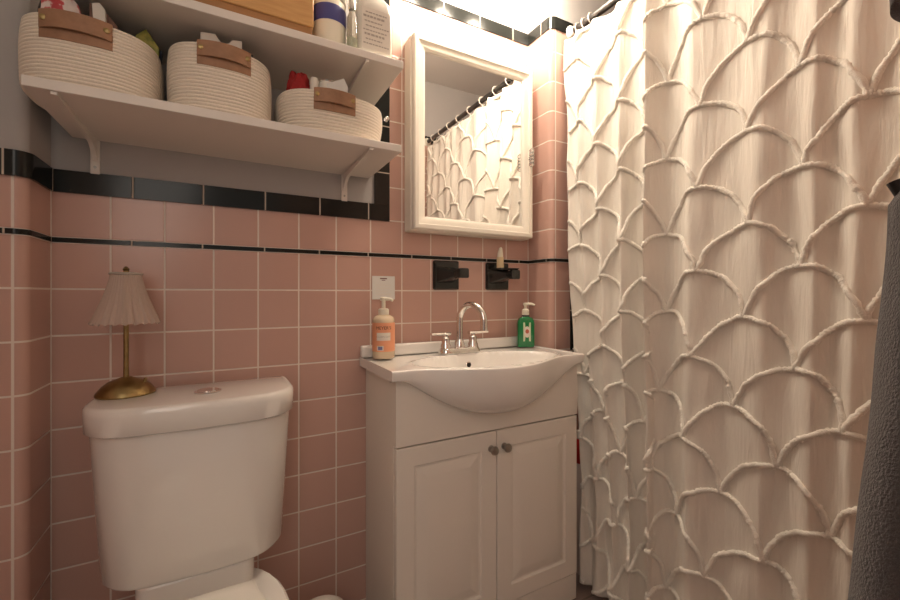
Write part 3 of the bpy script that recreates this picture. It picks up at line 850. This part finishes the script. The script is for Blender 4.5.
# ------------------------------------------------------------------ lamp on the tank
LX, LY = -.203, 1.190; z0 = LZT + .0006
t = thing('table_lamp', 'small brass table lamp with a pleated shade on the toilet tank', 'lamp', (LX, LY, z0))
MB().lathe([(.056,0),(.057,.003),(.055,.008),(.046,.020),(.034,.030),(.018,.036),(.009,.040)], (LX, LY, z0), 40).build('base', M['brass'], t)
MB().lathe([(.0058,.038),(.0052,.06),(.0052,.262),(.004,.268)], (LX, LY, z0), 16).build('stem', M['brass'], t)
sw = MB().tube([(LX+.036, LY-.012, z0+.026), (LX+.039, LY-.013, z0+.036)], .0035, 10); sw.build('switch', M['brass'], t)
sh = MB(); rings = []; n = 160
def shade_ring(u, rin=0):
    ring = []
    R = lerp(.029, .064, u**1.35)
    for i in range(n):
        a = 2*PI*i/n; pl = abs(sin(11*a))
        r = R*(1 + .06*u*(pl - .5) + .02*sin(40*a)) - rin
        ring.append((LX + r*cos(a), LY + r*sin(a), z0 + .276 - .111*u - .005*(u**3)*(1 - pl)))
    return ring
for k in range(13): rings.append(shade_ring(k/12))
for k in range(12, -1, -1): rings.append(shade_ring(k/12, .0015))
sh.loft(rings, cap0=False, cap1=False)
shd = sh.build('shade', M['shade'], t, angle=70)
rg = MB(); ring_torus(rg, (LX, LY, z0+.277), .029, .003, ((1,0,0),(0,1,0)), 40)
rg.build('shade_trim', M['ink_grey'], shd)
sp = MB()
for a in (0, 2*PI/3, 4*PI/3): sp.tube([(LX, LY, z0+.272), (LX+.029*cos(a), LY+.029*sin(a), z0+.276)], .0015, 6)
sp.build('spider', M['brass'], shd)
MB().lathe([(.004,.268),(.007,.272),(.008,.279),(.005,.284),(.007,.288),(.002,.294)], (LX, LY, z0), 18).build('finial', M['brass'], t)

# ------------------------------------------------------------------ bathtub, rod, rings, curtain
t = thing('bathtub', 'pale bathtub behind the shower curtain', 'bathtub', (1.5, .6, 0))
tx0, tx1, ty0, ty1, tz = 1.138, XE - .002, YF + .002, YR - .008, .405
def tr(i, z, r): return rrect((tx0+tx1)/2, (ty0+ty1)/2, (tx1-tx0)/2 - i, (ty1-ty0)/2 - i, r, z, 8)
MB().loft([tr(0, 0, .004), tr(0, tz-.01, .004), tr(.006, tz, .006), tr(.060, tz, .09), tr(.072, tz-.012, .09), tr(.11, .12, .12), tr(.16, .09, .12)]).build('shell', M['tub'], t, angle=50)
t = thing('red_bottle', 'red bottle on the bathtub rim beside the curtain', 'bottle', (1.158, 1.104, tz))
MB().lathe([(.019,0),(.021,.003),(.021,.080),(.012,.092),(.010,.094)], (1.158, 1.110, tz+.0006), 24).build('body', M['redplastic'], t)
MB().lathe([(.011,.094),(.011,.112),(.009,.114)], (1.158, 1.110, tz+.0006), 20).build('cap', M['white_plastic'], t)

RX, RZ = 1.150, H + .992
t = thing('shower_rod', 'grey steel shower rod over the curtain', 'curtain rod', (RX, .6, RZ))
MB().tube([(RX, YF + .004, RZ), (RX, .6, RZ), (RX, YR - .004, RZ)], .0125, 24).build('rod_tube', M['rod'], t)
for y, s in ((YR - .0005, 1), (YF + .0005, -1)):
    MB().lathe([(.026,0),(.026,.006*s),(.018,.014*s),(.0145,.022*s)], (RX, y, RZ), 28, axis='y').build('flange', M['white_plastic'], t)

BUL = [1.230, 1.138, 1.075, 1.000, .905, .800, .660, .500, .402, .337, .250, .165, .085, .02]
AMP = [.008, .010, .012, .015, .018, .034, .011, .008, .008, .007, .008, .009, .010, .01]
def ph_amp(y):
    for k in range(len(BUL)-1):
        if BUL[k+1] <= y <= BUL[k]:
            u = (BUL[k] - y)/(BUL[k] - BUL[k+1])
            return 2*PI*(k + u), lerp(AMP[k], AMP[k+1], u)
    return (0, AMP[0]) if y > BUL[0] else (2*PI*(len(BUL)-1), AMP[-1])
CT, CB = RZ - .046, .025
Y0c, Y1c = 1.142, .045
def csurf(y, z):
    """the hanging cloth: y runs along the rod, z is the height"""
    f = clamp((CT - z)/(CT - CB))
    p, A = ph_amp(y)
    w = smooth((y - .62)/.45)
    wob = .35*noise.noise(Vector((y*6, z*1.3, 3.1)))
    A2 = A*(.75 + .45*smooth(f*2.2))
    X = lerp(RX - .018 - .014*w, 1.094, smooth(f*1.02)) - A2*cos(p + wob)*.95
    X += .010*noise.noise(Vector((y*7, z*2.2, 9.0))) + .0035*noise.noise(Vector((y*30, z*8, 1.0)))
    yy = y - .100*w*smooth(f*1.05) + .45*A2*sin(p + wob) - .010*w*sin(z*5 + p)*f
    X += .010*w*noise.noise(Vector((y*10, z*5, 5)))
    return Vector((X, yy, z))
def cnorm(y, z):
    a = csurf(y + .003, z); b = csurf(y - .003, z); c = csurf(y, z + .003); d = csurf(y, z - .003)
    n = (a - b).cross(c - d).normalized()
    return n if n.x < 0 else -n
t = thing('shower_curtain', 'cream shower curtain with raised scallop pattern hanging from the rod', 'curtain', (1.12, .6, CB))
NYc, NZc = 300, 250
mb = MB(); vs = []; fs = []
for j in range(NZc+1):
    z = lerp(CT, CB, j/NZc)
    for i in range(NYc+1):
        y = lerp(Y0c, Y1c, i/NYc); p = csurf(y, z); vs.append(tuple(p))
for j in range(NZc):
    for i in range(NYc):
        a = j*(NYc+1)+i; fs.append((a, a+1, a+NYc+2, a+NYc+1))
mb.add(vs, fs)
fab = mb.build('fabric', M['cloth'], t, angle=180, fix=False)
sm = fab.modifiers.new('thickness', 'SOLIDIFY'); sm.thickness = .0012; sm.offset = 0
# arc length along the cloth at mid height
S = [0.0]; Yk = [Y0c]; prev = csurf(Y0c, H)
for i in range(1, 1201):
    y = lerp(Y0c, Y1c, i/1200); c = csurf(y, H); S.append(S[-1] + math.hypot(c.x - prev.x, c.y - prev.y)); Yk.append(y); prev = c
def y_of_s(s):
    lo, hi = 0, len(S)-1
    if s <= 0: return Y0c
    if s >= S[-1]: return Y1c
    while hi - lo > 1:
        m_ = (lo+hi)//2
        if S[m_] <= s: lo = m_
        else: hi = m_
    u = (s - S[lo])/(S[hi] - S[lo]); return lerp(Yk[lo], Yk[hi], u)
def s_of_y(y):
    return S[min(range(len(Yk)), key=lambda i: abs(Yk[i] - y))]
RP = .1130
s_ref = s_of_y(.537); SW = .208*abs(s_of_y(.80) - s_of_y(.34))/.46; print('SW', SW)
cd = MB()
z_ref = H - .053
for k in range(-10, 10):
    za = z_ref + k*RP
    off = 0 if k % 2 == 0 else SW/2
    c0 = s_ref + off - SW*8
    while c0 < S[-1] + SW*2:
        pts = []; rad = []
        nseg = 84
        for q in range(nseg+1):
            u = q/nseg*2 - 1
            s = c0 + u*SW/2
            if s < .002 or s > S[-1] - .002: continue
            h = (1 - math.sqrt(max(0, 1 - .93*u*u)))/(1 - math.sqrt(.07))
            z = za - (RP + .004)*h
            if z < CB + .005 or z > CT - .008: continue
            s -= .15*max(0, H - .10 - z)
            s += .010*noise.noise(Vector((s*7, z*7, 2))) + .004*noise.noise(Vector((s*30, z*30, 5)))
            z += .009*noise.noise(Vector((s*8, z*8, 8))) + .003*noise.noise(Vector((s*40, z*40, 1)))
            if s < .002 or s > S[-1] - .002 or z < CB + .004 or z > CT - .004: continue
            y = y_of_s(s)
            pts.append(csurf(y, z) + cnorm(y, z)*.0022)
            rad.append(.0054 + .0010*sin(q*2.3 + k) + .0022*random.random())
        if len(pts) > 3: cd.tube(pts, rad, 7)
        c0 += SW
cd.build('scallop_cord', M['cord'], t, angle=180, fix=False)

# curtain rings
def make_ring(y, label):
    t = thing('curtain_ring', label, 'curtain ring', (RX, y, RZ - .02), 'curtain rings on the shower rod')
    q = MB(); q.tube([(RX + .0205*sin(2*PI*i/24), y + .001*sin(2*PI*i/24), RZ - .004 + .0205*cos(2*PI*i/24)) for i in range(25)], .0022, 8)
    q.build('loop', M['white_plastic'], t)
    q = MB(); q.lathe([(.0028,0),(.0028,.030)], (RX, y, RZ - .054), 10); q.build('clip', M['white_plastic'], t)
    return t
ry = [1.108, 1.078, 1.046, .905]
lab = ['white curtain ring on the rod nearest the tiled wall', 'second white curtain ring from the tiled wall', 'third white curtain ring from the tiled wall', 'white curtain ring standing alone right of the first three']
proto = make_ring(ry[0], lab[0])
for y, lb_ in list(zip(ry, lab))[1:] + [(yy, 'white curtain ring on the rod reflected in the mirror') for yy in (.80, .68, .56, .44, .33, .22, .12)]:
    c = copy_tree(proto); c.location.y = y; c['label'] = lb_

# ------------------------------------------------------------------ towels beside the door
def hanging(name, label, cx, cy, zt, zb, ax0, ax1, ay0, ay1, m, seed, nf, hookz, hooklabel):
    t = tag(bpy.data.objects.new(name, None), label, 'towel'); COL.objects.link(t); t.location = (cx, cy, zb)
    mb = MB(); rings = []; n = 120; K = 60
    for k in range(K+1):
        u = k/K; z = lerp(zt, zb, u); g = smooth(u*1.25)**.8
        ax = lerp(ax0, ax1, g); ay = lerp(ay0, ay1, g)
        cap = 1 if u > .03 else math.sqrt(max(.02, 1 - (1 - u/.03)**2))
        ring = []
        for i in range(n):
            a = 2*PI*i/n
            f = 1 + (.04 + .10*u)*sin(nf*a + seed + 1.2*noise.noise(Vector((a, u*2, seed)))) + .05*noise.noise(Vector((cos(a)*2, sin(a)*2, u*5 + seed)))
            x = cx + ax*cap*cos(a)*f; y = cy + ay*cap*sin(a)*f
            ring.append((x, max(y, YF + .0005), z + .004*noise.noise(Vector((a*3, u*9, seed)))))
        rings.append(ring)
    mb.loft(rings); mb.build('cloth', m, t, angle=180)
    hk = thing('wall_hook', hooklabel, 'hook', (cx, YF, hookz))
    MB().lathe([(.016,0),(.016,-.004),(.006,-.006),(.006,-.03)], (cx, YF + .0005, hookz), 20, axis='y').build('rosette', M['black'], hk)
    MB().tube([(cx, YF+.028, hookz), (cx-.004, YF+.055, hookz-.012), (cx-.006, YF+.075, hookz-.006), (cx-.008, YF+.110, hookz-.004), (cx-.010, YF+.118, hookz+.018)], [.006,.006,.006,.006,.006], 12).build('prong', M['black'], hk)
    return t
hanging('grey_towel', 'dark grey terry towel hanging at the right edge of the picture', .56, .090, H+.105, H-.52, .06, .15, .052, .080, M['towel'], .7, 5, H+.088, 'black hook carrying the dark grey terry towel')
hanging('charcoal_towel', 'charcoal cloth hanging high in the top right corner', .56, .090, H+.62, H+.272, .04, .09, .050, .052, M['dark_cloth'], 2.4, 4, H+.60, 'black hook carrying the charcoal cloth')

# ------------------------------------------------------------------ light, world, camera
w = bpy.data.worlds.new('ambient_fill'); scene.world = w; w.use_nodes = True
bg = w.node_tree.nodes['Background']; bg.inputs[0].default_value = (1.0, .90, .80, 1); bg.inputs[1].default_value = .34  # added warm ambient fill, reaching the room through the doorway
# added fill panel outside the doorway, aimed at the curtain; no known lamp
la = bpy.data.lights.new('fill_light', 'AREA'); la.shape = 'RECTANGLE'; la.size = .7; la.size_y = 1.2; la.energy = 6.0; la.color = (1.0, .90, .80)
lo = bpy.data.objects.new('fill_light', la); COL.objects.link(lo); lo.location = (-.40, -.55, 1.75)
lo.rotation_euler = (Vector((1.1, .65, .95)) - Vector(lo.location)).to_track_quat('-Z', 'Y').to_euler()

cam = bpy.data.cameras.new('camera'); co = bpy.data.objects.new('camera', cam); COL.objects.link(co)
co.location = (0, 0, H); co.rotation_euler = (PI/2, 0, -math.radians(28.61))
cam.sensor_width = 36; cam.lens = 36*410.2/900; cam.shift_y = -5.5/900; cam.clip_start = .01
scene.camera = co
scene.view_settings.view_transform = 'Standard'; scene.view_settings.look = 'None'
scene.view_settings.exposure = 0.0; scene.view_settings.gamma = 1
scene.view_settings.use_curve_mapping = False
